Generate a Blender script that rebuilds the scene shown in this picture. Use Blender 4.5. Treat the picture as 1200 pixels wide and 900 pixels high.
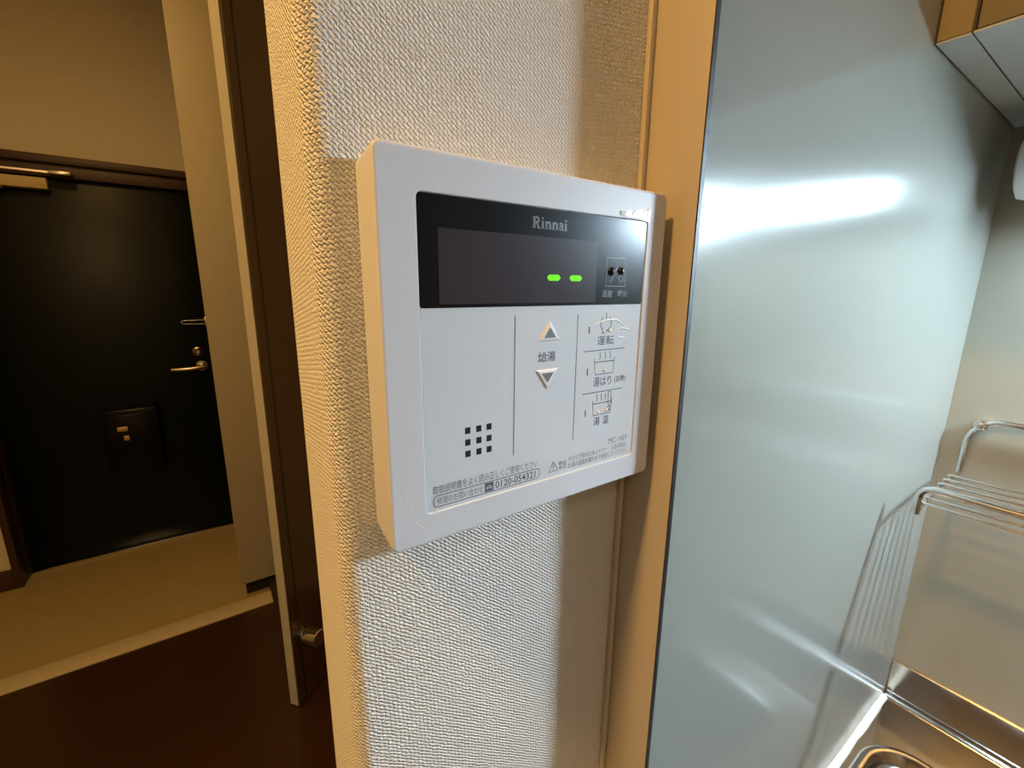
import bpy, bmesh, math, random
from mathutils import Vector, Matrix

for o in list(bpy.data.objects):
    bpy.data.objects.remove(o, do_unlink=True)
scene = bpy.context.scene
COL = scene.collection
CZ = 1.36                      # lens height above the hall floor

# ------------------------------------------------------------------ camera
cam_d = bpy.data.cameras.new('camera')
cam_d.sensor_width = 36.0
cam_d.lens = 36.0 * 519.535 / 1200.0
cam_d.clip_start = 0.01
cam_d.clip_end = 50
cam = bpy.data.objects.new('camera', cam_d)
COL.objects.link(cam)
yaw, pitch, roll = 0.6026974, 0.2163528, 0.0098443
fwd = Vector((math.sin(yaw) * math.cos(pitch), math.cos(yaw) * math.cos(pitch), -math.sin(pitch)))
rt = Vector((math.cos(yaw), -math.sin(yaw), 0))
up = rt.cross(fwd)
r2 = rt * math.cos(roll) + up * math.sin(roll)
u2 = r2.cross(fwd)
mw = Matrix((r2, u2, -fwd)).transposed().to_4x4()
mw.translation = Vector((0, 0, CZ))
cam.matrix_world = mw
scene.camera = cam

# ------------------------------------------------------------------ world, lights, exposure
world = bpy.data.worlds.new('world')
scene.world = world
world.use_nodes = True
world.node_tree.nodes['Background'].inputs[0].default_value = (0.02, 0.02, 0.025, 1)
world.node_tree.nodes['Background'].inputs[1].default_value = 0.3

def area_light(name, loc, power, color, size, rot=(0, 0, 0)):
    d = bpy.data.lights.new(name, 'AREA')
    d.shape = 'DISK'
    d.size = size
    d.energy = power
    d.color = color
    o = bpy.data.objects.new(name, d)
    o.location = loc
    o.rotation_euler = rot
    COL.objects.link(o)
    return o

WARM = (1.0, 0.56, 0.165)
area_light('room_ceiling_light', (-0.66, 0.055, 2.40), 24.5, WARM, 0.16)
area_light('hall_ceiling_light', (-0.45, 1.45, 2.72), 8.5, WARM, 0.2)
area_light('room_rear_fill', (-1.0, -1.3, 2.7), 7.0, (1.0, 0.90, 0.74), 0.4)  # unseen fill added behind the viewer, lifts ambient on the shaded wallpaper
TUBE_STRENGTH = 115.0
TUBE_STRENGTH_2 = 800.0
TUBE_Y0 = 0.035
TUBE_COLOR = (0.74, 0.965, 1.16)

vs = scene.view_settings
vs.view_transform = 'Standard'
vs.look = 'None'
vs.gamma = 1
vs.use_curve_mapping = False
vs.exposure = 0.0

# ------------------------------------------------------------------ material helpers
def new_mat(name):
    m = bpy.data.materials.new(name)
    m.use_nodes = True
    nt = m.node_tree
    b = nt.nodes['Principled BSDF']
    return m, nt, b

def mat(name, col, rough=0.5, metal=0.0, var=0.06, vscale=30.0, bump=0.0, bscale=400.0, spec=0.5, bdist=0.0005, coat=0.0):
    m, nt, b = new_mat(name)
    b.inputs['Roughness'].default_value = rough
    b.inputs['Metallic'].default_value = metal
    b.inputs['Specular IOR Level'].default_value = spec
    b.inputs['Coat Weight'].default_value = coat
    tc = nt.nodes.new('ShaderNodeTexCoord')
    n = nt.nodes.new('ShaderNodeTexNoise')
    n.inputs['Scale'].default_value = vscale
    n.inputs['Detail'].default_value = 4
    nt.links.new(tc.outputs['Object'], n.inputs['Vector'])
    mx = nt.nodes.new('ShaderNodeMixRGB')
    mx.inputs[1].default_value = tuple(c * (1 - var) for c in col) + (1,)
    mx.inputs[2].default_value = tuple(min(1, c * (1 + var)) for c in col) + (1,)
    nt.links.new(n.outputs['Fac'], mx.inputs[0])
    nt.links.new(mx.outputs[0], b.inputs['Base Color'])
    if bump > 0:
        n2 = nt.nodes.new('ShaderNodeTexNoise')
        n2.inputs['Scale'].default_value = bscale
        n2.inputs['Detail'].default_value = 3
        nt.links.new(tc.outputs['Object'], n2.inputs['Vector'])
        bp = nt.nodes.new('ShaderNodeBump')
        bp.inputs['Strength'].default_value = bump
        bp.inputs['Distance'].default_value = bdist
        nt.links.new(n2.outputs['Fac'], bp.inputs['Height'])
        nt.links.new(bp.outputs[0], b.inputs['Normal'])
    return m

def emit_mat(name, col, strength):
    m, nt, b = new_mat(name)
    b.inputs['Base Color'].default_value = tuple(c * 0.1 for c in col) + (1,)
    b.inputs['Specular IOR Level'].default_value = 0.1
    b.inputs['Emission Color'].default_value = tuple(col) + (1,)
    b.inputs['Emission Strength'].default_value = strength
    return m

def wallpaper_mat():
    """embossed white wallpaper: slanted short ridges in staggered rows"""
    m, nt, b = new_mat('embossed_wallpaper')
    b.inputs['Base Color'].default_value = (0.80, 0.77, 0.70, 1)
    b.inputs['Roughness'].default_value = 0.72
    b.inputs['Specular IOR Level'].default_value = 0.25
    uv = nt.nodes.new('ShaderNodeUVMap')
    nz = nt.nodes.new('ShaderNodeTexNoise')
    nz.inputs['Scale'].default_value = 420
    nz.inputs['Detail'].default_value = 2
    nt.links.new(uv.outputs[0], nz.inputs['Vector'])
    sub = nt.nodes.new('ShaderNodeVectorMath'); sub.operation = 'SUBTRACT'
    sub.inputs[1].default_value = (0.5, 0.5, 0.5)
    nt.links.new(nz.outputs['Color'], sub.inputs[0])
    sc = nt.nodes.new('ShaderNodeVectorMath'); sc.operation = 'SCALE'
    sc.inputs['Scale'].default_value = 0.0014
    nt.links.new(sub.outputs[0], sc.inputs[0])
    add = nt.nodes.new('ShaderNodeVectorMath'); add.operation = 'ADD'
    nt.links.new(uv.outputs[0], add.inputs[0])
    nt.links.new(sc.outputs[0], add.inputs[1])
    mp = nt.nodes.new('ShaderNodeMapping')
    mp.inputs['Rotation'].default_value = (0, 0, math.radians(40))
    nt.links.new(add.outputs[0], mp.inputs['Vector'])
    br = nt.nodes.new('ShaderNodeTexBrick')
    br.inputs['Scale'].default_value = 1.0
    br.inputs['Brick Width'].default_value = 0.0022
    br.inputs['Row Height'].default_value = 0.00125
    br.inputs['Mortar Size'].default_value = 0.0005
    br.inputs['Mortar Smooth'].default_value = 1.0
    br.offset = 0.5
    nt.links.new(mp.outputs[0], br.inputs['Vector'])
    inv = nt.nodes.new('ShaderNodeMath'); inv.operation = 'SUBTRACT'
    inv.inputs[0].default_value = 1.0
    nt.links.new(br.outputs['Fac'], inv.inputs[1])
    n2 = nt.nodes.new('ShaderNodeTexNoise')
    n2.inputs['Scale'].default_value = 900
    n2.inputs['Detail'].default_value = 3
    nt.links.new(uv.outputs[0], n2.inputs['Vector'])
    mul = nt.nodes.new('ShaderNodeMath'); mul.operation = 'MULTIPLY_ADD'
    mul.inputs[1].default_value = 1.3
    nt.links.new(n2.outputs['Fac'], mul.inputs[0])
    nt.links.new(inv.outputs[0], mul.inputs[2])
    bp = nt.nodes.new('ShaderNodeBump')
    bp.inputs['Strength'].default_value = 1.0
    bp.inputs['Distance'].default_value = 0.0005
    nt.links.new(mul.outputs[0], bp.inputs['Height'])
    nt.links.new(bp.outputs[0], b.inputs['Normal'])
    return m

def steel_panel_mat(name, col, rough, metal, aniso=0.35, streak=0.35):
    m, nt, b = new_mat(name)
    b.inputs['Metallic'].default_value = metal
    b.inputs['Specular IOR Level'].default_value = 0.38
    b.inputs['Anisotropic'].default_value = aniso
    tc = nt.nodes.new('ShaderNodeTexCoord')
    mp = nt.nodes.new('ShaderNodeMapping')
    mp.inputs['Scale'].default_value = (6, 6, 900)
    nt.links.new(tc.outputs['Object'], mp.inputs['Vector'])
    n = nt.nodes.new('ShaderNodeTexNoise')
    n.inputs['Scale'].default_value = 1.0
    n.inputs['Detail'].default_value = 3
    nt.links.new(mp.outputs[0], n.inputs['Vector'])
    mr = nt.nodes.new('ShaderNodeMapRange')
    mr.inputs['To Min'].default_value = rough * 0.93
    mr.inputs['To Max'].default_value = rough * 1.07
    nt.links.new(n.outputs['Fac'], mr.inputs['Value'])
    nt.links.new(mr.outputs[0], b.inputs['Roughness'])
    mx = nt.nodes.new('ShaderNodeMixRGB')
    mx.inputs[1].default_value = tuple(c * 0.985 for c in col) + (1,)
    mx.inputs[2].default_value = tuple(min(1, c * 1.015) for c in col) + (1,)
    nt.links.new(n.outputs['Fac'], mx.inputs[0])
    nt.links.new(mx.outputs[0], b.inputs['Base Color'])
    bp = nt.nodes.new('ShaderNodeBump')
    bp.inputs['Strength'].default_value = streak
    bp.inputs['Distance'].default_value = 0.000004
    nt.links.new(n.outputs['Fac'], bp.inputs['Height'])
    nt.links.new(bp.outputs[0], b.inputs['Normal'])
    return m

def wood_mat(name, c1, c2, rough, scale=(3, 3, 0.4), coat=0.0):
    m, nt, b = new_mat(name)
    b.inputs['Roughness'].default_value = rough
    b.inputs['Coat Weight'].default_value = coat
    tc = nt.nodes.new('ShaderNodeTexCoord')
    mp = nt.nodes.new('ShaderNodeMapping')
    mp.inputs['Scale'].default_value = scale
    nt.links.new(tc.outputs['Object'], mp.inputs['Vector'])
    n = nt.nodes.new('ShaderNodeTexNoise')
    n.inputs['Scale'].default_value = 12
    n.inputs['Detail'].default_value = 5
    n.inputs['Distortion'].default_value = 0.6
    nt.links.new(mp.outputs[0], n.inputs['Vector'])
    mx = nt.nodes.new('ShaderNodeMixRGB')
    mx.inputs[1].default_value = tuple(c1) + (1,)
    mx.inputs[2].default_value = tuple(c2) + (1,)
    nt.links.new(n.outputs['Fac'], mx.inputs[0])
    nt.links.new(mx.outputs[0], b.inputs['Base Color'])
    return m

def film_mat():
    m, nt, b = new_mat('clear_film')
    out = nt.nodes['Material Output']
    tr = nt.nodes.new('ShaderNodeBsdfTransparent')
    tr.inputs[0].default_value = (0.97, 0.98, 1, 1)
    gl = nt.nodes.new('ShaderNodeBsdfGlossy')
    gl.inputs['Roughness'].default_value = 0.15
    fr = nt.nodes.new('ShaderNodeFresnel'); fr.inputs[0].default_value = 1.45
    ad = nt.nodes.new('ShaderNodeMath'); ad.operation = 'ADD'; ad.inputs[1].default_value = 0.01
    ad.use_clamp = True
    nt.links.new(fr.outputs[0], ad.inputs[0])
    mx = nt.nodes.new('ShaderNodeMixShader')
    nt.links.new(ad.outputs[0], mx.inputs[0])
    nt.links.new(tr.outputs[0], mx.inputs[1])
    nt.links.new(gl.outputs[0], mx.inputs[2])
    nt.links.new(mx.outputs[0], out.inputs['Surface'])
    return m

M = {
    'wallpaper': wallpaper_mat(),
    'hall_wall': mat('hall_wallpaper', (0.72, 0.66, 0.54), 0.8, bump=0.4, bscale=350, bdist=0.0006),
    'ceiling': mat('ceiling_paper', (0.78, 0.76, 0.7), 0.85, bump=0.3),
    'steel': steel_panel_mat('satin_steel_panel', (0.305, 0.315, 0.28), 0.17, 0.05, 0.0, 0.05),
    'steel_back': steel_panel_mat('beige_steel_panel', (0.345, 0.325, 0.26), 0.25, 0.2, 0.0, 0.05),
    'stainless': steel_panel_mat('stainless_steel', (0.50, 0.48, 0.46), 0.13, 1.0, 0.0, 0.05),
    'chrome': mat('chrome', (0.75, 0.74, 0.72), 0.12, 1.0, 0.02),
    'aged_chrome': mat('aged_chrome', (0.6, 0.52, 0.42), 0.28, 1.0, 0.05),
    'trim': wood_mat('pale_trim_board', (0.43, 0.36, 0.25), (0.47, 0.40, 0.28), 0.45),
    'cab_wood': wood_mat('honey_wood', (0.135, 0.10, 0.045), (0.16, 0.118, 0.053), 0.4),
    'cab_edge': wood_mat('honey_wood_edge', (0.20, 0.145, 0.06), (0.23, 0.17, 0.07), 0.45),
    'cab_under': mat('grey_cabinet_board', (0.42, 0.41, 0.37), 0.5, bump=0.1),
    'dark_floor': wood_mat('dark_brown_floor', (0.030, 0.011, 0.005), (0.042, 0.016, 0.007), 0.28, (0.3, 4, 1)),
    'genkan': mat('beige_entry_floor', (0.40, 0.315, 0.15), 0.6, var=0.08, vscale=14),
    'step': mat('beige_step_edging', (0.54, 0.46, 0.31), 0.5),
    'dark_wood': wood_mat('dark_brown_frame', (0.045, 0.020, 0.010), (0.065, 0.030, 0.014), 0.45),
    'door_green': mat('black_green_door', (0.003, 0.006, 0.0055), 0.36, spec=0.22, var=0.1, vscale=6, bump=0.15, bscale=500),
    'mailbox': mat('black_letter_box', (0.003, 0.003, 0.003), 0.25, spec=0.25),
    'brass': mat('brass_tab', (0.75, 0.5, 0.28), 0.35, 0.6),
    'closer': mat('beige_closer', (0.62, 0.50, 0.22), 0.45),
    'cream': mat('cream_board', (0.41, 0.36, 0.26), 0.5),
    'cream_edge': mat('cream_door_edge', (0.50, 0.48, 0.40), 0.5),
    'brown_door': wood_mat('brown_glossy_door', (0.040, 0.021, 0.008), (0.058, 0.030, 0.011), 0.25, (5, 5, 0.3), 0.3),
    'black': mat('black_gasket', (0.012, 0.010, 0.009), 0.5),
    'housing': mat('white_plastic_housing', (0.64, 0.64, 0.655), 0.42, spec=0.35, var=0.015, bump=0.06, bscale=2500, bdist=0.0001),
    'sheet': mat('pale_keypad_sheet', (0.66, 0.67, 0.68), 0.30, var=0.02, vscale=300, bump=0.05, bscale=3000, bdist=0.0001),
    'window': mat('black_window', (0.005, 0.005, 0.006), 0.24, var=0.05, spec=0.28),
    'lcd': mat('dark_display', (0.038, 0.028, 0.032), 0.3, spec=0.2, var=0.06, vscale=200),
    'ink': mat('grey_print', (0.10, 0.10, 0.125), 0.5, var=0.02),
    'ink_light': mat('pale_grey_print', (0.16, 0.16, 0.17), 0.5, var=0.02),
    'ink_faint': mat('faint_grey_print', (0.055, 0.058, 0.062), 0.4, var=0.02),
    'hole': mat('black_speaker_hole', (0.002, 0.002, 0.002), 0.9),
    'button': mat('raised_white_button', (0.80, 0.80, 0.82), 0.2, var=0.01),
    'button_grey': mat('grey_arrow', (0.16, 0.16, 0.17), 0.45, var=0.02),
    'dash': emit_mat('green_segment', (0.17, 0.80, 0.0), 1.0),
    'tube': emit_mat('lit_tube', TUBE_COLOR, TUBE_STRENGTH),
    'tube_2': emit_mat('lit_tube_bright', TUBE_COLOR, TUBE_STRENGTH_2),
    'lamp_white': mat('white_lamp_plastic', (0.75, 0.76, 0.74), 0.4),
    'film': film_mat(),
    'film_tab': mat('milky_film', (0.85, 0.86, 0.84), 0.2),
    'seal': mat('white_sealant', (0.78, 0.77, 0.70), 0.5, var=0.12, vscale=60, bump=0.3, bscale=150, bdist=0.002),
    'cabinet_base': mat('base_cabinet_board', (0.5, 0.4, 0.25), 0.5),
}

# ------------------------------------------------------------------ mesh helpers
def finish(name, bm, m, parent=None, smooth=False, angle=35):
    me = bpy.data.meshes.new(name)
    bmesh.ops.recalc_face_normals(bm, faces=bm.faces)
    bm.to_mesh(me)
    bm.free()
    me.materials.append(M[m] if isinstance(m, str) else m)
    if smooth:
        for p in me.polygons:
            p.use_smooth = True
        try:
            me.set_sharp_from_angle(angle=math.radians(angle))
        except Exception:
            pass
    o = bpy.data.objects.new(name, me)
    COL.objects.link(o)
    if parent is not None:
        o.parent = parent
        o.matrix_parent_inverse = Matrix.Translation(-parent.location) if parent.rotation_euler.z == 0 else parent.matrix_basis.inverted()
    return o

def tag(o, label=None, cat=None, group=None, kind=None):
    if label: o['label'] = label
    if cat: o['category'] = cat
    if group: o['group'] = group
    if kind: o['kind'] = kind
    return o

def thing(name, label, cat, loc, kind=None):
    o = bpy.data.objects.new(name, None)
    o.empty_display_size = 0.05
    o.location = loc
    COL.objects.link(o)
    return tag(o, label, cat, kind=kind)

def add_box(bm, x0, x1, y0, y1, z0, z1, bev=0.0, seg=2):
    r = bmesh.ops.create_cube(bm, size=1.0)
    vs_ = r['verts']
    for v in vs_:
        v.co = Vector(((x0 + x1) / 2 + v.co.x * (x1 - x0), (y0 + y1) / 2 + v.co.y * (y1 - y0), (z0 + z1) / 2 + v.co.z * (z1 - z0)))
    if bev > 0:
        es = list({e for v in vs_ for e in v.link_edges})
        bmesh.ops.bevel(bm, geom=es, offset=bev, segments=seg, affect='EDGES', profile=0.5)

def box(name, m, x0, x1, y0, y1, z0, z1, parent=None, bev=0.0, seg=2):
    bm = bmesh.new()
    add_box(bm, x0, x1, y0, y1, z0, z1, bev, seg)
    return finish(name, bm, m, parent, smooth=bev > 0)

def add_tube(bm, pts, rad, n=10, caps=True):
    pts = [Vector(p) for p in pts]
    rings = []
    prev = None
    for i, p in enumerate(pts):
        a = pts[max(0, i - 1)]; c = pts[min(len(pts) - 1, i + 1)]
        t = (c - a).normalized()
        if prev is None:
            ref = Vector((0, 0, 1)) if abs(t.z) < 0.9 else Vector((1, 0, 0))
            u = t.cross(ref).normalized()
        else:
            u = (prev - t * prev.dot(t)).normalized()
        prev = u
        w = t.cross(u)
        rr = rad[i] if isinstance(rad, (list, tuple)) else rad
        rings.append([bm.verts.new(p + (u * math.cos(2 * math.pi * k / n) + w * math.sin(2 * math.pi * k / n)) * rr) for k in range(n)])
    for a, b_ in zip(rings[:-1], rings[1:]):
        for k in range(n):
            bm.faces.new((a[k], a[(k + 1) % n], b_[(k + 1) % n], b_[k]))
    if caps:
        bm.faces.new(rings[0]); bm.faces.new(rings[-1][::-1])

def tube(name, m, pts, rad, parent=None, n=10):
    bm = bmesh.new()
    add_tube(bm, pts, rad, n)
    return finish(name, bm, m, parent, smooth=True, angle=60)

def arc(c, r, a0, a1, n):
    return [(c[0] + r * math.cos(math.radians(a0 + (a1 - a0) * i / n)), c[1] + r * math.sin(math.radians(a0 + (a1 - a0) * i / n))) for i in range(n + 1)]

def rrect(x0, x1, y0, y1, r, n=5):
    return (arc((x1 - r, y1 - r), r, 0, 90, n) + arc((x0 + r, y1 - r), r, 90, 180, n) +
            arc((x0 + r, y0 + r), r, 180, 270, n) + arc((x1 - r, y0 + r), r, 270, 360, n))

def loft(bm, loops, cap0=True, cap1=True):
    rings = [[bm.verts.new(p) for p in lp] for lp in loops]
    n = len(rings[0])
    for a, b_ in zip(rings[:-1], rings[1:]):
        for k in range(n):
            bm.faces.new((a[k], a[(k + 1) % n], b_[(k + 1) % n], b_[k]))
    if cap0: bm.faces.new(rings[0])
    if cap1: bm.faces.new(rings[-1][::-1])
    return rings

# ------------------------------------------------------------------ the setting
YW, YS, XB = 0.1414, 0.1140, 0.6550          # wallpapered wall, steel panel and back wall planes
HC = 2.80                                    # ceiling height

def S(o):
    o['kind'] = 'structure'
    return o

XK = -2.6                                    # far side of the room the viewer stands in
S(tag(box('floor', 'dark_floor', -1.05, 0.80, 0.3, 1.985, -0.12, 0.0), 'dark brown glossy hallway floor', 'floor'))
S(tag(box('floor_kitchen', 'dark_floor', XK, 0.80, -2.1, 0.3, -0.12, 0.0), 'dark brown floor under the kitchen side', 'floor'))
S(tag(box('floor_landing', 'dark_floor', 0.105, 0.80, 1.985, 2.19, -0.12, 0.0), 'dark brown floor piece in front of the cream cupboard', 'floor'))
S(tag(box('floor_entry', 'genkan', -1.05, 0.80, 1.985, 3.05, -0.16, -0.06), 'beige lowered entrance floor before the front door', 'floor'))
S(tag(box('ceiling', 'ceiling', XK, 0.80, -2.1, 3.05, HC, HC + 0.06), 'plain pale ceiling over hall and kitchen', 'ceiling'))
S(tag(box('wall_left', 'hall_wall', -1.05, -0.985, 0.36, 3.05, -0.16, HC), 'beige hallway side wall outside the left edge', 'wall'))
S(tag(box('wall_entry_left', 'hall_wall', -0.985, -0.884, 2.85, 3.05, -0.06, HC), 'narrow beige wall piece left of the front door frame', 'wall'))
S(tag(box('wall_hall_front', 'hall_wall', XK, -0.985, 0.30, 0.36, 0.0, HC), 'beige wall beside the hallway opening', 'wall'))
S(tag(box('wall_kitchen_left', 'hall_wall', XK - 0.06, XK, -2.1, 0.36, 0.0, HC), 'beige wall across the room from the sink', 'wall'))
S(tag(box('wall_rear', 'hall_wall', XK, 0.80, -2.1, -2.04, 0.0, HC), 'beige wall behind the viewer', 'wall'))

# front door wall, built around the door opening
we = thing('wall_entry', 'beige papered wall over the dark front door', 'wall', (0, 2.98, -0.06), 'structure')
DX0, DX1, DZT = -0.855, 0.02, CZ + 0.462
box('wall_head', 'hall_wall', -0.884, 0.80, 2.965, 3.05, DZT + 0.085, HC, we)
box('wall_side', 'hall_wall', DX1 + 0.07, 0.80, 2.965, 3.05, -0.06, DZT + 0.085, we)

# wallpapered partition with a softly rounded left end
def build_partition():
    x0, x1, yb, r = 0.0285, 0.80, 0.1985, 0.0065
    prof = [(x1, YW)]
    prof += [(0.165 - i * 0.0, YW) for i in range(1)]
    prof += arc((x0 + r, YW + r), r, 270, 180, 8)
    prof += arc((x0 + r, yb - r), r, 180, 90, 6)
    prof += [(x1, yb)]
    bm = bmesh.new()
    uvl = bm.loops.layers.uv.new('UVMap')
    s = [0.0]
    for a, b_ in zip(prof[:-1], prof[1:]):
        s.append(s[-1] + math.hypot(b_[0] - a[0], b_[1] - a[1]))
    lo = [bm.verts.new((p[0], p[1], 0.0)) for p in prof]
    hi = [bm.verts.new((p[0], p[1], HC)) for p in prof]
    for i in range(len(prof) - 1):
        f = bm.faces.new((lo[i], lo[i + 1], hi[i + 1], hi[i]))
        for l, uvv in zip(f.loops, ((-s[i], 0), (-s[i + 1], 0), (-s[i + 1], HC), (-s[i], HC))):
            l[uvl].uv = uvv
    bm.faces.new((lo[-1], lo[0], hi[0], hi[-1]))
    bm.faces.new(lo); bm.faces.new(hi[::-1])
    return finish('wall_partition', bm, 'wallpaper', smooth=True, angle=40)
S(tag(build_partition(), 'white embossed wallpapered partition behind the remote control panel', 'wall'))

# steel lined kitchen wall, standing proud of the wallpaper
S(tag(box('wall_splashback', 'steel', 0.1680, XB + 0.06, YS, YW, 0.0, HC), 'satin grey steel panel wall of the kitchen, right of the wooden trim', 'wall'))
S(tag(box('wall_right', 'steel_back', XB, 0.80, -2.04, YS, 0.0, HC), 'beige grey panel wall behind the dish rack and sink', 'wall'))
S(tag(box('wall_hall_right', 'hall_wall', 0.74, 0.80, 0.206, 2.965, 0.0, HC), 'beige hallway wall on the hinge side of the brown door', 'wall'))

tr1 = thing('trim_1', 'orange-lit pale trim board between the wallpaper and the steel panel', 'trim', (0.168, 0.128, 0.0), 'structure')
box('trim_board', 'trim', 0.1655, 0.1673, 0.1126, YW, 0.0, HC, tr1, bev=0.0005)
box('joint', 'black', 0.1657, 0.1681, 0.1121, 0.1142, 0.0, HC, tr1)
box('edge_bead', 'trim', 0.1622, 0.1656, 0.1386, YW, 0.0, HC, tr1, bev=0.0009)

# left baseboard
S(tag(box('baseboard_left', 'dark_wood', -0.985, -0.884, 2.836, 2.85, -0.06, 0.040, bev=0.003), 'dark brown skirting under the narrow beige wall left of the front door', 'baseboard'))

# step edging
S(tag(box('trim_2', 'step', -0.985, 0.105, 1.978, 2.062, -0.0595, 0.006, bev=0.003), 'beige step edging strip between dark floor and entrance floor', 'trim'))

# front door frame
fr = thing('trim_3', 'dark brown frame around the front door', 'door frame', (-0.42, 2.96, -0.06), 'structure')
box('head', 'dark_wood', -0.884, DX1 + 0.08, 2.945, 3.03, DZT, DZT + 0.055, fr, bev=0.004)
box('head_moulding', 'dark_wood', -0.857, DX1 + 0.08, 2.925, 2.965, DZT + 0.055, DZT + 0.09, fr, bev=0.005)
box('casing', 'dark_wood', -0.884, -0.857, 2.836, 2.945, -0.06, DZT + 0.09, fr, bev=0.003)
box('jamb', 'dark_wood', -0.884, DX0, 2.945, 3.03, -0.06, DZT, fr, bev=0.004)
box('jamb', 'dark_wood', DX1, DX1 + 0.08, 2.945, 3.03, -0.06, DZT, fr, bev=0.004)
box('jamb_bead', 'brown_door', DX0 - 0.018, DX0, 2.932, 2.946, -0.06, DZT, fr, bev=0.003)
box('threshold', 'chrome', DX0, DX1, 2.940, 3.03, -0.06, -0.045, fr, bev=0.003)

# front door with its fittings
d1 = thing('door_1', 'dark green-black front door with lever handle and letter box', 'door', (-0.42, 3.0, -0.045), 'structure')
box('door_leaf', 'door_green', DX0 + 0.003, DX1 - 0.003, 2.975, 3.02, -0.045, DZT - 0.003, d1, bev=0.002)
DY = 2.975
def lathe_y(name, m, cx, cz, prof, parent, n=20):
    """prof: list of (radius, y)"""
    bm = bmesh.new()
    loft(bm, [[(cx + r * math.cos(2 * math.pi * k / n), y, cz + r * math.sin(2 * math.pi * k / n)) for k in range(n)] for r, y in prof])
    return finish(name, bm, m, parent, smooth=True)
def arr(x, z): return (x, z + CZ)
hx, hz = -0.045, CZ - 0.446
rose = lathe_y('handle_rose', 'aged_chrome', hx, hz, [(0.030, DY), (0.030, DY - 0.006), (0.026, DY - 0.010), (0.012, DY - 0.012), (0.011, DY - 0.05)], d1)
bm = bmesh.new()
add_tube(bm, [(hx + 0.012, DY - 0.05, hz), (hx - 0.01, DY - 0.052, hz), (hx - 0.05, DY - 0.053, hz - 0.004), (hx - 0.10, DY - 0.05, hz - 0.005), (hx - 0.135, DY - 0.045, hz - 0.004)], [0.011, 0.012, 0.011, 0.011, 0.009], 12)
tag(finish('lever', bm, 'aged_chrome', d1, smooth=True, angle=60), 'pale metal lever handle')
ttx, ttz = -0.055, CZ - 0.365
tt = lathe_y('thumb_turn', 'aged_chrome', ttx, ttz, [(0.024, DY), (0.024, DY - 0.005), (0.017, DY - 0.009), (0.013, DY - 0.02), (0.010, DY - 0.026)], d1)
gz = CZ - 0.203
bm = bmesh.new()
add_tube(bm, [(0.005, DY - 0.02, gz + 0.010), (-0.09, DY - 0.02, gz + 0.008), (-0.105, DY - 0.02, gz + 0.005), (-0.110, DY - 0.02, gz), (-0.105, DY - 0.02, gz - 0.007), (-0.09, DY - 0.02, gz - 0.010), (0.005, DY - 0.02, gz - 0.012)], 0.0042, 8)
gd = tag(finish('door_guard', bm, 'chrome', d1, smooth=True, angle=60), 'chrome swing bar guard')
box('guard_bracket', 'aged_chrome', -0.006, 0.014, DY - 0.028, DY, gz - 0.024, gz + 0.026, d1, bev=0.003)
# letter box on the inside of the door
lbx = box('letter_box', 'mailbox', -0.485, -0.262, DY - 0.085, DY, CZ - 0.975, CZ - 0.625, d1, bev=0.012, seg=3)
tag(lbx, 'black letter box cover')
box('letter_box_lid', 'mailbox', -0.475, -0.285, DY - 0.095, DY - 0.086, CZ - 0.95, CZ - 0.655, d1, bev=0.003)
box('latch_tab', 'brass', -0.430, -0.388, DY - 0.103, DY - 0.095, CZ - 0.735, CZ - 0.712, d1, bev=0.003)
box('latch_tab', 'brass', -0.410, -0.388, DY - 0.103, DY - 0.095, CZ - 0.785, CZ - 0.760, d1, bev=0.003)
for k in range(3):
    box('letter_box_rib', 'mailbox', -0.47, -0.285, DY - 0.099, DY - 0.095, CZ - 0.945 + k * 0.018, CZ - 0.938 + k * 0.018, d1, bev=0.001)
# door closer
dcb = box('door_closer', 'closer', -0.80, -0.515, DY - 0.05, DY, CZ + 0.405, CZ + 0.452, d1, bev=0.004)
tag(dcb, 'beige door closer body')
bm = bmesh.new()
add_box(bm, -0.77, -0.45, DY - 0.075, DY - 0.068, CZ + 0.470, CZ + 0.478)
ca = finish('closer_arm', bm, 'aged_chrome', d1)
box('closer_bracket', 'aged_chrome', -0.50, -0.425, DY - 0.085, DY - 0.02, CZ + 0.466, CZ + 0.482, d1, bev=0.003)
box('closer_screw', 'closer', -0.70, -0.66, DY - 0.055, DY - 0.02, CZ + 0.395, CZ + 0.406, d1, bev=0.002)

# brown inner door standing ajar behind the partition
E0 = Vector((0.0885, 1.4010, 0)); E1 = Vector((0.1120, 1.3710, 0))
DD = Vector((0.787, 0.617, 0)).normalized()
def slab(name, m, a, b_, t0, t1, z0, z1, parent):
    """prism: a..b_ across the leaf thickness (0..1 from far to near face), t0..t1 metres along the leaf"""
    bm = bmesh.new()
    p = [E0.lerp(E1, a) + DD * t0, E0.lerp(E1, b_) + DD * t0, E0.lerp(E1, b_) + DD * t1, E0.lerp(E1, a) + DD * t1]
    loft(bm, [[(q.x, q.y, z0) for q in p], [(q.x, q.y, z1) for q in p]])
    return finish(name, bm, m, parent)
d2 = thing('door_2', 'brown glossy inner door standing ajar, its cream edge towards the viewer', 'door', (0.10, 1.386, 0.0), 'structure')
slab('door_leaf', 'brown_door', 0.0, 1.0, 0.012, 0.74, 0.006, 2.25, d2)
tag(slab('edge_strip', 'cream_edge', 0.0, 0.80, 0.0, 0.012, 0.006, 2.25, d2), 'cream edge strip')
slab('gasket', 'black', 0.80, 0.93, 0.003, 0.012, 0.006, 2.25, d2)
slab('edge_bead', 'brown_door', 0.93, 1.04, 0.0, 0.016, 0.006, 2.25, d2)
slab('face_groove', 'black', 1.0, 1.015, 0.026, 0.032, 0.006, 2.25, d2)
NF = Vector((DD.y, -DD.x, 0))
kp = E1 + DD * 0.045 + Vector((0, 0, CZ - 1.112))
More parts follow.
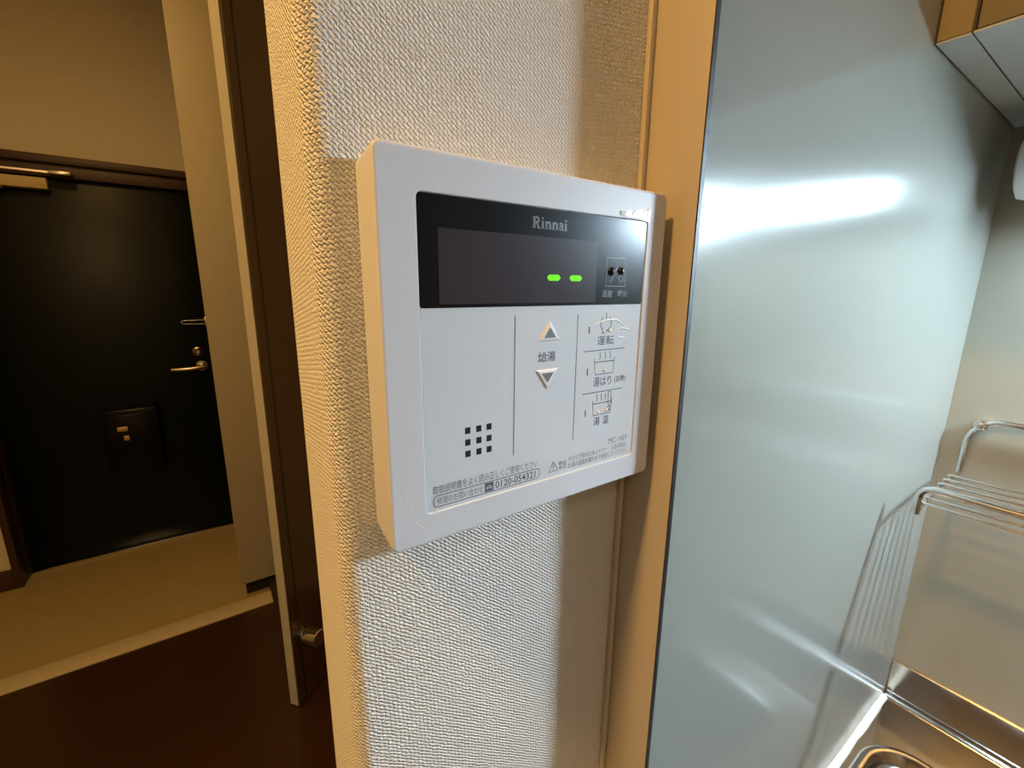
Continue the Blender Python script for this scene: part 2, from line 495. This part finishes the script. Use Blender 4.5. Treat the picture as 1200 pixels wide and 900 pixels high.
bm = bmesh.new()
add_tube(bm, [kp, kp + NF * 0.004, kp + NF * 0.0045, kp + NF * 0.012, kp + NF * 0.0125, kp + NF * 0.060, kp + NF * 0.063], [0.030, 0.030, 0.019, 0.019, 0.028, 0.028, 0.025], 20)
tag(finish('door_stop', bm, 'chrome', d2, smooth=True), 'short chrome cylinder low on the door face')

# ------------------------------------------------------------------ tall cream cupboard by the entrance
sc = thing('shoe_cupboard', 'tall cream shoe cupboard between the front door and the brown door', 'cupboard', (0.22, 2.3, -0.06))
box('body', 'cream', 0.004, 0.735, 2.172, 2.62, 0.024, HC - 0.002, sc)
box('door', 'cream', 0.000, 0.362, 2.150, 2.170, 0.022, HC - 0.004, sc, bev=0.0015)
box('door', 'cream', 0.366, 0.735, 2.150, 2.170, 0.022, HC - 0.004, sc, bev=0.0015)
box('toe_kick', 'black', 0.015, 0.735, 2.195, 2.60, -0.06, 0.024, sc)

# ------------------------------------------------------------------ upper kitchen cabinet
ZC = CZ + 0.1525
uc = thing('upper_cabinet', 'honey wood upper kitchen cabinet with grey underside beside the steel panel', 'cabinet', (0.53, -0.3, ZC))
box('side_panel', 'cab_edge', 0.4005, XB - 0.001, 0.0970, YS - 0.0006, ZC, 2.35, uc, bev=0.0006, seg=1)
box('underside_edge', 'cab_under', 0.4010, XB - 0.001, 0.0972, YS - 0.001, ZC - 0.0008, ZC + 0.0001, uc)
box('bottom_board', 'cab_under', 0.4200, XB - 0.001, -0.80, 0.0962, ZC - 0.0008, ZC + 0.018, uc)
box('front_lip', 'cab_under', 0.4010, 0.4200, -0.80, 0.0962, ZC - 0.0008, ZC + 0.0004, uc)
box('seam', 'black', 0.4030, XB - 0.001, 0.0962, 0.0972, ZC - 0.0003, ZC + 0.018, uc)
box('door', 'cab_wood', 0.4012, 0.4195, -0.350, 0.0955, ZC + 0.0006, 2.35, uc, bev=0.0008, seg=1)
box('door', 'cab_wood', 0.4012, 0.4195, -0.800, -0.353, ZC + 0.0006, 2.35, uc, bev=0.0008, seg=1)
box('top_board', 'cab_under', 0.42, XB - 0.001, -0.80, 0.0962, 2.33, 2.35, uc)

# ------------------------------------------------------------------ under-cabinet tube light
LX, LZ = 0.598, CZ + 0.106
ul = thing('under_cabinet_light', 'white tube light with rounded end cap under the upper cabinet', 'lamp', (LX, -0.1, ZC))
box('mount', 'lamp_white', LX - 0.010, LX + 0.030, -0.240, 0.090, LZ + 0.023, ZC - 0.0009, ul, bev=0.003)
def cyl_y(name, m, cx, cz, prof, parent, n=28):
    bm = bmesh.new()
    loft(bm, [[(cx + r * math.cos(2 * math.pi * k / n), y, cz + r * math.sin(2 * math.pi * k / n)) for k in range(n)] for r, y in prof])
    return finish(name, bm, m, parent, smooth=True)
tag(cyl_y('tube', 'tube', LX, LZ, [(0.012, TUBE_Y0), (0.012, -0.115)], ul), 'glowing tube')
tag(cyl_y('tube', 'tube_2', LX, LZ, [(0.012, -0.145), (0.012, -0.225)], ul), 'brighter glowing tube')
cyl_y('tube_socket', 'lamp_white', LX, LZ, [(0.018, -0.114), (0.021, -0.117), (0.021, -0.143), (0.018, -0.146)], ul)
cyl_y('tube_socket', 'lamp_white', LX, LZ, [(0.021, 0.080), (0.021, TUBE_Y0 + 0.004), (0.018, TUBE_Y0 - 0.001)], ul)
cyl_y('end_cap', 'lamp_white', LX, LZ, [(0.022, 0.0945), (0.027, 0.0925), (0.0285, 0.088), (0.0285, 0.076)], ul)
cyl_y('end_cap', 'lamp_white', LX, LZ, [(0.0285, -0.225), (0.0285, -0.237), (0.027, -0.242), (0.022, -0.244)], ul)
for y0, y1, a1 in ((0.077, -0.130, 186), (-0.130, -0.226, 180)):
    bm = bmesh.new()
    ang = [a1 + (-51 - a1) * k / 24 for k in range(25)]
    sec = [(LX + 0.0275 * math.cos(math.radians(t)), LZ + 0.0275 * math.sin(math.radians(t))) for t in ang]
    sec += [(LX + 0.0255 * math.cos(math.radians(t)), LZ + 0.0255 * math.sin(math.radians(t))) for t in ang[::-1]]
    loft(bm, [[(x, y0, z) for x, z in sec], [(x, y1, z) for x, z in sec]])
    finish('reflector', bm, 'lamp_white', ul, smooth=True)

# ------------------------------------------------------------------ dish rack on the back wall
rk = thing('dish_rack', 'chrome wire dish rack hung on the beige wall over the sink', 'rack', (0.58, -0.1, CZ - 0.19))
RY0, RY1 = 0.0935, -0.36
ZR = CZ - 0.183
# front guard rail with bent ends
def bent_rail(xf):
    p = [(xf, RY0, ZR - 0.010), (xf, RY0, ZR + 0.006)]
    for i in range(6):
        a = math.radians(180 - 90 * i / 5 if False else 90 * i / 5)
        p.append((xf, RY0 - 0.009 * (1 - math.cos(a)), ZR + 0.006 + 0.009 * math.sin(a)))
    p += [(xf, RY1 + 0.009, ZR + 0.015)]
    for i in range(1, 6):
        a = math.radians(90 * i / 5)
        p.append((xf, RY1 + 0.009 * (1 - math.sin(a)), ZR + 0.006 + 0.009 * math.cos(a)))
    p += [(xf, RY1, ZR - 0.010)]
    return p
tube('front_rail', 'chrome', bent_rail(0.5005), 0.0029, rk, 12)
# back frame with bent top
bf = [(0.6465, 0.0945, ZR - 0.008), (0.6465, 0.0945, CZ - 0.157)]
for i in range(1, 7):
    a = math.radians(90 * i / 6)
    bf.append((0.6465, 0.0945 - 0.024 * (1 - math.cos(a)), CZ - 0.157 + 0.028 * math.sin(a)))
bf += [(0.6465, RY1 + 0.024, CZ - 0.129)]
for i in range(1, 7):
    a = math.radians(90 * i / 6)
    bf.append((0.6465, RY1 + 0.024 * (1 - math.sin(a)), CZ - 0.157 + 0.028 * math.cos(a)))
bf += [(0.6465, RY1, ZR - 0.008)]
tube('back_frame', 'chrome', bf, 0.0030, rk, 12)
for yy in (RY0, RY1):
    tube('side_rod', 'chrome', [(0.5005, yy, ZR - 0.008), (0.535, yy, ZR - 0.005), (0.60, yy, ZR - 0.004), (0.6465, yy, ZR - 0.006)], 0.0024, rk, 10)
for k in range(7):
    xx = 0.6065 - k * 0.0172
    tube('wire', 'chrome', [(xx, RY0 + 0.002, ZR - 0.001), (xx, RY0 - 0.002, ZR), (xx, RY1 + 0.002, ZR), (xx, RY1 - 0.002, ZR - 0.001)], 0.0013, rk, 8)
for yy in (0.0865, RY1 + 0.007):
    bm = bmesh.new()
    add_tube(bm, [(0.6548, yy, CZ - 0.1345), (0.6425, yy, CZ - 0.1345), (0.6418, yy, CZ - 0.1345)], [0.0052, 0.0052, 0.0042], 14)
    tb = finish('screw_tab', bm, 'chrome', rk, smooth=True)
    bm = bmesh.new()
    add_tube(bm, [(0.6418, yy, CZ - 0.1345), (0.6404, yy, CZ - 0.1345), (0.6398, yy, CZ - 0.1345)], [0.0028, 0.0028, 0.0016], 12)
    finish('screw', bm, 'aged_chrome', tb, smooth=True)

# ------------------------------------------------------------------ sink unit
ZD = CZ - 0.4945
sk = thing('sink_unit', 'stainless steel sink worktop with upstand under the dish rack', 'sink', (0.4, -0.5, 0.0))
def build_deck():
    bm = bmesh.new()
    x0, x1, y0, y1 = 0.10, XB - 0.0095, -1.20, 0.1095
    # hole loops, from the raised rim down into the bowl
    def lp(off, dz, r):
        return [(x, y, ZD + dz) for x, y in rrect(0.19 + off, 0.577 - off, -0.60 + off, 0.0965 - off, r, 8)]
    loops = [lp(-0.006, 0.0, 0.046), lp(-0.005, 0.0006, 0.045), lp(-0.003, 0.0020, 0.043), lp(0.0, 0.0025, 0.040), lp(0.003, 0.0018, 0.037), lp(0.006, -0.002, 0.034), lp(0.0085, -0.0085, 0.032), lp(0.011, -0.0105, 0.030), lp(0.013, -0.011, 0.029),
             lp(0.050, -0.012, 0.024), lp(0.054, -0.014, 0.022), lp(0.058, -0.03, 0.020), lp(0.064, -0.15, 0.018), lp(0.074, -0.170, 0.016), lp(0.095, -0.175, 0.012)]
    rings = loft(bm, loops, cap0=False, cap1=True)
    oc = [bm.verts.new((x, y, ZD)) for x, y in ((x0, y0), (x1, y0), (x1, y1), (x0, y1))]
    es = [bm.edges.new((oc[i], oc[(i + 1) % 4])) for i in range(4)]
    n = len(rings[0])
    for k in range(n):
        e = bm.edges.get((rings[0][k], rings[0][(k + 1) % n]))
        es.append(e)
    bmesh.ops.triangle_fill(bm, use_beauty=True, use_dissolve=False, edges=es)
    # front apron
    lo = [bm.verts.new((x, y, ZD - 0.04)) for x, y in ((x0, y0), (x0, y1))]
    bm.faces.new((oc[0], oc[3], lo[1], lo[0]))
    return finish('worktop', bm, 'stainless', sk, smooth=True, angle=30)
build_deck()
# upstand with cove and small folded lip
prof = [(XB - 0.0095, ZD), (XB - 0.0070, ZD + 0.0006), (XB - 0.0050, ZD + 0.0020), (XB - 0.0044, ZD + 0.0040), (XB - 0.0044, ZD + 0.0060), (XB - 0.0030, ZD + 0.0066), (XB - 0.0030, ZD + 0.0075),
        (XB - 0.0030, ZD + 0.0475), (XB - 0.0030, ZD + 0.0484), (XB - 0.0022, ZD + 0.0494), (XB - 0.0004, ZD + 0.0496), (XB - 0.0004, ZD)]
bm = bmesh.new()
loft(bm, [[(x, -1.2, z) for x, z in prof], [(x, 0.1120, z) for x, z in prof]])
tag(finish('upstand', bm, 'stainless', sk, smooth=True, angle=25), 'low steel upstand with bright top edge')
# sealant along the steel panel
bm = bmesh.new()
pts = []
rnd = random.Random(4)
for i in range(41):
    x = 0.12 + (XB - 0.012 - 0.12) * i / 40
    pts.append((x, 0.1120 + rnd.uniform(-0.0004, 0.0004), ZD + 0.0005))
add_tube(bm, pts, [0.0045 + rnd.uniform(-0.0005, 0.0005) for _ in pts], 10)
tag(finish('sealant', bm, 'seal', sk, smooth=True, angle=80), 'white sealant bead along the steel panel')
box('base_cabinet', 'cabinet_base', 0.14, XB - 0.01, -1.20, 0.108, 0.0, ZD - 0.185, sk)
box('base_front', 'cabinet_base', 0.125, 0.14, -1.20, 0.108, 0.09, ZD - 0.04, sk, bev=0.001)

# ------------------------------------------------------------------ hot water remote control
PX0, PX1, PZ0, PZ1, PYF = 0.0398, 0.1600, CZ - 0.0826, CZ + 0.0371, 0.1224
SX = (PX1 - PX0) / 120.0
SZ = (PZ1 - PZ0) / 120.0
def P(u, v): return (PX0 + u * SX, PZ1 - v * SZ)        # millimetres on the face, from its top left corner
rc = thing('remote_control_panel', 'white water heater remote control panel with dark display on the wallpapered wall', 'remote control', ((PX0 + PX1) / 2, YW, PZ0))

def rr_mm(u0, u1, v0, v1, r, n=5):
    a, b_ = P(u0, v1), P(u1, v0)
    return rrect(a[0], b_[0], a[1], b_[1], r * 0.001, n)
bm = bmesh.new()
def lp2(ins, y, r): return [(x, y, z) for x, z in rr_mm(ins, 120 - ins, ins, 120 - ins, r)]
REC = 0.0008
pl = (11.8, 108.8, 11.6, 109.2)
loft(bm, [lp2(1.2, YW - 0.0002, 2.0), lp2(0.3, PYF + 0.004, 2.4), lp2(0.2, PYF + 0.003, 2.4), lp2(0.0, PYF + 0.0016, 2.6), lp2(0.12, PYF + 0.0007, 2.5), lp2(0.45, PYF + 0.00018, 2.3), lp2(0.9, PYF, 2.0), lp2(1.3, PYF, 1.8),
          [(x, PYF, z) for x, z in rr_mm(pl[0] - 0.8, pl[1] + 0.8, pl[2] - 0.8, pl[3] + 0.8, 2.2)],
          [(x, PYF, z) for x, z in rr_mm(pl[0] - 0.35, pl[1] + 0.35, pl[2] - 0.35, pl[3] + 0.35, 2.0)],
          [(x, PYF + 0.0002, z) for x, z in rr_mm(pl[0] - 0.1, pl[1] + 0.1, pl[2] - 0.1, pl[3] + 0.1, 1.8)],
          [(x, PYF + REC, z) for x, z in rr_mm(pl[0], pl[1], pl[2], pl[3], 1.7)]])
finish('housing', bm, 'housing', rc, smooth=True, angle=30)

def plate(name, m, u0, u1, v0, v1, r, y0, y1, parent, corners=None):
    bm = bmesh.new()
    lp_ = rr_mm(u0, u1, v0, v1, r)
    loft(bm, [[(x, y1, z) for x, z in lp_], [(x, y0, z) for x, z in lp_]])
    return finish(name, bm, m, parent)
YP = PYF + REC - 0.0003                                     # keypad sheet surface
YD = YP - 0.00010                                           # display glass surface
sheet = plate('keypad_sheet', 'sheet', pl[0] + 0.15, pl[1] - 0.15, 43.5, pl[3] - 0.15, 1.2, YP, PYF + REC, rc)
win = tag(plate('display_window', 'window', pl[0] + 0.15, pl[1] - 0.15, pl[2] + 0.15, 43.7, 1.0, YD, PYF + REC, rc), 'black display window')
lcd = tag(plate('display', 'lcd', 18.2, 82.3, 20.7, 42.6, 0.2, YD - 0.00006, YD + 0.0001, win), 'dark purplish display')

def poly_mm(bm, pts, y, thick=0.00004):
    lo = [bm.verts.new((P(u, v)[0], y, P(u, v)[1])) for u, v in pts]
    bm.faces.new(lo)

def dash(u):
    bm = bmesh.new()
    pts = [(u - 3.1, 34.0), (u - 2.1, 33.0), (u + 2.1, 33.0), (u + 3.1, 34.0), (u + 2.1, 35.1), (u - 2.1, 35.1)]
    loft(bm, [[(P(a, b_)[0], YD - 0.00006, P(a, b_)[1]) for a, b_ in pts], [(P(a, b_)[0], YD - 0.00014, P(a, b_)[1]) for a, b_ in pts]])
    return tag(finish('lit_segment', bm, 'dash', win), 'glowing green dash')
dash(61.8); dash(72.0)

def stroke(bm, pts, w, y):
    """flat printed ribbon along pts (mm), width w mm"""
    n = len(pts)
    L, R = [], []
    for i, (u, v) in enumerate(pts):
        a = pts[max(0, i - 1)]; b_ = pts[min(n - 1, i + 1)]
        du, dv = b_[0] - a[0], b_[1] - a[1]
        l = math.hypot(du, dv) or 1
        nu, nv = -dv / l * w / 2, du / l * w / 2
        L.append((u + nu, v + nv)); R.append((u - nu, v - nv))
    for i in range(n - 1):
        q = [L[i], L[i + 1], R[i + 1], R[i]]
        bm.faces.new([bm.verts.new((P(*p)[0], y, P(*p)[1])) for p in q])

YI = YP - 0.00005
YID = YD - 0.00005
def printed(name, m, strokes, w, parent, y=YI):
    bm = bmesh.new()
    for s in strokes:
        stroke(bm, s, w, y)
    return finish(name, bm, m, parent)

def lettering(text, u0, u1, v0, v1, m, parent, y=YI, bold=0.0, name='lettering'):
    cu = bpy.data.curves.new('t', 'FONT')
    cu.body = text
    cu.size = 1.0
    cu.offset = bold
    cu.resolution_u = 3
    to = bpy.data.objects.new('t', cu)
    COL.objects.link(to)
    dg = bpy.context.evaluated_depsgraph_get()
    me = bpy.data.meshes.new_from_object(to.evaluated_get(dg))
    bpy.data.objects.remove(to, do_unlink=True)
    xs = [v.co.x for v in me.vertices]; ys = [v.co.y for v in me.vertices]
    if not xs:
        return None
    ax, bx_, ay, by = min(xs), max(xs), min(ys), max(ys)
    for v in me.vertices:
        u = u0 + (v.co.x - ax) / (bx_ - ax) * (u1 - u0)
        w = v1 - (v.co.y - ay) / (by - ay) * (v1 - v0)
        p = P(u, w)
        v.co = Vector((p[0], y, p[1]))
    me.name = name
    me.materials.clear()
    me.materials.append(M[m])
    o = bpy.data.objects.new(name, me)
    COL.objects.link(o)
    o.parent = parent
    o.matrix_parent_inverse = Matrix.Translation(-(parent.location))
    return o

# brand lettering with slab serifs, built stroke by stroke
def brand():
    bm = bmesh.new()
    u0, v0, v1 = 51.9, 14.6, 18.2
    xh = v0 + 1.15
    def st(pts, w): stroke(bm, pts, w * 1.15, YID)
    u = u0
    # R
    st([(u + 0.95, v0), (u + 0.95, v1)], 0.85)
    st([(u, v0 + 0.14), (u + 2.2, v0 + 0.14)], 0.28)
    st([(u, v1 - 0.14), (u + 1.9, v1 - 0.14)], 0.28)
    st([(u + 1.3, v0 + 0.16), (u + 2.3, v0 + 0.2), (u + 2.75, v0 + 0.6), (u + 2.8, v0 + 1.0), (u + 2.5, v0 + 1.5), (u + 1.3, v0 + 1.75)], 0.6)
    st([(u + 1.6, v0 + 1.75), (u + 2.3, v0 + 2.2), (u + 2.7, v1 - 0.2), (u + 3.4, v1 - 0.2)], 0.6)
    u += 3.75
    def i_(u):
        st([(u + 0.75, xh), (u + 0.75, v1)], 0.75)
        st([(u + 0.1, xh + 0.14), (u + 1.1, xh + 0.14)], 0.28)
        st([(u, v1 - 0.14), (u + 1.5, v1 - 0.14)], 0.28)
        st([(u + 0.4, v0 + 0.32), (u + 1.1, v0 + 0.32)], 0.62)
    def n_(u):
        st([(u + 0.65, xh), (u + 0.65, v1)], 0.7)
        st([(u + 0.05, xh + 0.14), (u + 0.8, xh + 0.14)], 0.28)
        st([(u, v1 - 0.14), (u + 1.25, v1 - 0.14)], 0.28)
        st([(u + 0.9, xh + 0.6), (u + 1.3, xh + 0.2), (u + 1.9, xh + 0.2), (u + 2.25, xh + 0.7), (u + 2.25, v1)], 0.66)
        st([(u + 1.65, v1 - 0.14), (u + 2.9, v1 - 0.14)], 0.28)
    i_(u); u += 1.65
    n_(u); u += 3.05
    n_(u); u += 3.05
    # a
    st([(u + 0.25, xh + 0.5), (u + 0.6, xh + 0.2), (u + 1.3, xh + 0.2), (u + 1.65, xh + 0.6), (u + 1.65, v1 - 0.3), (u + 2.2, v1 - 0.15)], 0.6)
    st([(u + 1.5, xh + 1.0), (u + 0.7, xh + 1.15), (u + 0.35, xh + 1.6), (u + 0.6, v1 - 0.2), (u + 1.1, v1 - 0.22), (u + 1.6, v1 - 0.6)], 0.5)
    u += 2.35
    i_(u)
    return tag(finish('brand_lettering', bm, 'brand_ink', win), 'grey serif brand lettering')
M['brand_ink'] = mat('brand_grey', (0.125, 0.13, 0.13), 0.4, var=0.02)
brand()

# temperature / clock key on the window
printed('key_outline', 'ink_faint', [[(87.5, 26.2), (98.2, 26.2)], [(98.2, 26.2), (98.2, 36.7)], [(98.2, 36.7), (87.5, 36.7)], [(87.5, 36.7), (87.5, 26.2)]], 0.3, win, YID)
printed('key_mark', 'ink_faint', [[(89.8, 35.2), (91.6, 32.6), (93.6, 29.0)], [(94.2, 33.2), (95.2, 32.6), (96.6, 33.0), (97.0, 34.2), (96.0, 35.2), (94.8, 34.8), (94.2, 33.2)]], 0.35, win, YID)
def dome(name, m, u, v, r, h, y, parent):
    bm = bmesh.new()
    c = P(u, v)
    n = 12
    rings = []
    for j in range(4):
        a = math.radians(90 * j / 4)
        rings.append([(c[0] + r * 0.001 * math.cos(a) * math.cos(2 * math.pi * k / n), y - h * 0.001 * math.sin(a), c[1] + r * 0.001 * math.cos(a) * math.sin(2 * math.pi * k / n)) for k in range(n)])
    loft(bm, rings, cap0=False)
    return finish(name, bm, m, parent, smooth=True, angle=80)
dome('key_bump', 'window', 90.2, 31.2, 1.7, 1.1, YD, win)
dome('key_bump', 'window', 95.6, 30.9, 1.6, 1.1, YD, win)
lettering('温度', 85.6, 91.4, 38.1, 40.9, 'ink_faint', win, YID, 0.01)
lettering('時計', 94.3, 100.2, 38.1, 40.9, 'ink_faint', win, YID, 0.01)

# divider lines
printed('divider_line', 'ink', [[(45.7, 46.7), (45.6, 96.3)]], 0.36, rc)
printed('divider_line', 'ink', [[(74.0, 46.9), (73.9, 96.0)]], 0.36, rc)
printed('divider_line', 'ink', [[(77.5, 61.3), (100.4, 61.3)]], 0.34, rc)
printed('divider_line', 'ink', [[(77.8, 78.2), (100.4, 78.2)]], 0.34, rc)

# raised arrow keys
def arrow(cu_, cv, s):
    outer = [(cu_, cv - 4.2 * s), (cu_ + 5.2, cv + 3.3 * s), (cu_ - 5.2, cv + 3.3 * s)]
    mid = [(cu_, cv - 3.3 * s), (cu_ + 4.3, cv + 2.75 * s), (cu_ - 4.3, cv + 2.75 * s)]
    inner = [(cu_, cv - 1.7 * s), (cu_ + 2.7, cv + 2.0 * s), (cu_ - 2.7, cv + 2.0 * s)]
    bm = bmesh.new()
    loft(bm, [[(P(*p)[0], YP, P(*p)[1]) for p in outer], [(P(*p)[0], YP - 0.0005, P(*p)[1]) for p in mid], [(P(*p)[0], YP - 0.0006, P(*p)[1]) for p in inner]])
    o = finish('arrow_button', bm, 'button', rc)
    bm = bmesh.new()
    loft(bm, [[(P(*p)[0], YP - 0.0006, P(*p)[1]) for p in inner], [(P(*p)[0], YP - 0.00066, P(*p)[1]) for p in inner]])
    finish('arrow_mark', bm, 'button_grey', o)
arrow(60.6, 52.9, 1)
arrow(59.9, 69.6, -1)
lettering('給湯', 55.7, 63.7, 59.9, 63.6, 'ink', rc, bold=0.012)

# power key
cpx, cpv = 88.9, 50.9
ring = [(cpx + 2.9 * math.cos(math.radians(a)), cpv + 2.9 * math.sin(math.radians(a))) for a in range(-55, 236, 10)]
printed('power_symbol', 'ink', [ring, [(cpx, cpv - 4.2), (cpx, cpv - 0.6)]], 0.42, rc)
dome('key_bump', 'button', 87.8, 54.0, 0.75, 0.8, YP, rc)
dome('key_bump', 'button', 91.2, 53.8, 0.75, 0.8, YP, rc)
lettering('運転', 84.6, 93.8, 55.7, 59.4, 'ink', rc, bold=0.008)
for v in (53.2, 69.5, 86.2):
    printed('indicator_bar', 'ink', [[(80.0, v - 1.35), (80.05, v + 1.35)]], 0.62, rc)

# bath keys
def steam(u, v):
    return [(u + 0.35, v), (u - 0.35, v + 0.7), (u + 0.05, v + 1.3), (u + 0.3, v + 2.0), (u - 0.3, v + 2.9)]
def tub(u0, v0, w, h):
    return [[(u0, v0 - 1.4), (u0 + 0.6, v0 + h), (u0 + w - 0.6, v0 + h), (u0 + w, v0 - 1.4)], [(u0, v0), (u0 + w, v0)]]
printed('bath_symbol', 'ink', tub(83.6, 66.0, 11.2, 5.0) + [steam(86.6 + k * 2.8, 61.9 + 0.2) for k in range(3)], 0.36, rc)
dome('key_bump', 'button', 89.4, 69.6, 0.75, 0.8, YP, rc)
lettering('湯はり', 83.5, 93.6, 72.0, 76.0, 'ink', rc, bold=0.008)
lettering('(自動)', 95.4, 102.1, 72.5, 75.7, 'ink', rc, bold=0.01)
printed('bath_symbol', 'ink', tub(83.7, 83.0, 11.0, 4.8) + [steam(86.0 + k * 2.4, 79.2) for k in range(3)] +
        [[(92.4, 78.8), (94.0, 78.8), (94.0, 84.0), (92.4, 84.0), (92.4, 78.8)], [(92.4, 84.6), (94.2, 85.4)], [(92.2, 86.0), (94.3, 86.8)], [(92.3, 85.0), (92.3, 87.0)], [(93.3, 84.0), (93.3, 87.2)]], 0.36, rc)
dome('key_bump', 'button', 87.2, 86.6, 0.75, 0.8, YP, rc)
dome('key_bump', 'button', 92.0, 86.5, 0.75, 0.8, YP, rc)
lettering('湯', 84.6, 88.2, 88.7, 92.3, 'ink', rc, bold=0.008)
lettering('温', 89.8, 93.4, 88.7, 92.3, 'ink', rc, bold=0.008)

# speaker holes
for v in (83.8, 87.9, 91.9):
    for u in (27.2, 31.4, 35.4):
        bm = bmesh.new()
        q = [(u - 1.0, v - 1.1), (u + 1.0, v - 1.1), (u + 1.0, v + 1.1), (u - 1.0, v + 1.1)]
        loft(bm, [[(P(*p)[0], YP - 0.00004, P(*p)[1]) for p in q], [(P(*p)[0], YP + 0.0002, P(*p)[1]) for p in q]])
        finish('speaker_hole', bm, 'hole', rc)

# small print
lettering('MC-145V', 94.2, 105.7, 99.4, 101.7, 'ink_light', rc)
lettering('やけど予防のためシャワー、入浴の際は、', 72.0, 105.6, 102.6, 104.9, 'ink_light', rc)
lettering('お湯の温度を確かめて使用してください。', 72.0, 105.6, 105.4, 107.7, 'ink_light', rc)
printed('warning_sign', 'ink', [[(64.3, 103.1), (66.6, 107.0), (62.0, 107.0), (64.3, 103.1)], [(64.3, 104.3), (64.3, 105.7)], [(64.3, 106.1), (64.3, 106.5)]], 0.42, rc)
lettering('警告', 67.0, 71.0, 103.6, 107.0, 'ink_light', rc, bold=0.008)
lettering('取扱説明書をよく読み正しくご使用ください', 14.2, 56.8, 100.4, 103.4, 'ink_light', rc, bold=0.004)
lettering('修理のお問い合わせ', 15.6, 33.0, 104.6, 107.3, 'ink_light', rc)
lettering('0120-054321', 38.0, 55.7, 104.6, 107.3, 'ink', rc, bold=0.012)
fr_ = [(u, v) for u, v in rrect(14.4, 57.6, 104.0, 107.9, 1.4, 5)]
printed('phone_box', 'ink', [fr_ + [fr_[0]]], 0.3, rc)
bm = bmesh.new()
poly_mm(bm, [(33.6, 104.3), (37.2, 104.3), (37.2, 107.6), (33.6, 107.6)], YI)
mk = finish('freephone_mark', bm, 'ink', rc)
printed('freephone_symbol', 'sheet', [[(34.3, 106.6), (34.3, 105.8), (34.9, 105.8), (34.9, 106.6), (34.3, 106.6)], [(35.9, 106.6), (35.9, 105.8), (36.5, 105.8), (36.5, 106.6), (35.9, 106.6)], [(34.9, 105.4), (35.9, 105.4)], [(34.9, 106.2), (35.9, 106.2)]], 0.25, mk, YI - 0.00004)

# leftover protective film: a peeled tab at the top right corner and creases over the power key
bm = bmesh.new()
rows = []
for i in range(9):
    t = i / 8
    u = 92.9 + 16.4 * t
    vb = 10.4 + 1.2 * t
    vt = 9.0 - 2.5 * t ** 1.4
    lift = 0.0003 + 0.00015 * math.sin(t * 14) - (0.0002 * t)
    rows.append(([P(u, vb)[0], PYF - 0.00015, P(u, vb)[1]], [P(u, vt)[0], PYF - lift, P(u, vt)[1]]))
va = [[bm.verts.new(a) for a in r] for r in rows]
for a, b_ in zip(va[:-1], va[1:]):
    bm.faces.new((a[0], b_[0], b_[1], a[1]))
ft = finish('film_tab', bm, 'film_tab', rc)
tag(ft, 'milky peeled corner of protective film')
sm = ft.modifiers.new('thick', 'SOLIDIFY'); sm.thickness = 0.00012
for pts in ([(81.2, 53.4), (82.6, 51.4), (85.0, 50.3), (88.0, 49.9), (91.0, 49.5), (94.0, 49.6), (96.5, 50.6), (98.6, 52.0), (100.6, 52.9)], [(95.0, 53.7), (97.2, 53.2), (99.6, 53.3), (102.0, 53.9), (104.0, 54.4)], [(95.5, 56.2), (98.0, 57.0), (100.5, 57.2)]):
    n = len(pts)
    tag(tube('film_crease', 'film_tab', [(P(u, v)[0], YP - 0.00002, P(u, v)[1]) for u, v in pts], [0.00005 + 0.00030 * math.sin(math.pi * (k + 0.3) / (n - 0.4)) for k in range(n)], rc, 8), 'raised crease in the clear film')

for pts in ([(3.6, 96.0), (4.2, 100.0), (5.6, 103.6), (8.2, 106.6)], [(7.2, 109.2), (8.6, 111.6), (10.6, 113.4)], [(2.6, 36.0), (5.0, 37.2), (8.0, 37.0)]):
    tube('film_scuff', 'film_tab', [(P(u, v)[0], PYF - 0.00002, P(u, v)[1]) for u, v in pts], [0.00003] + [0.00009] * (len(pts) - 2) + [0.00003], rc, 6)
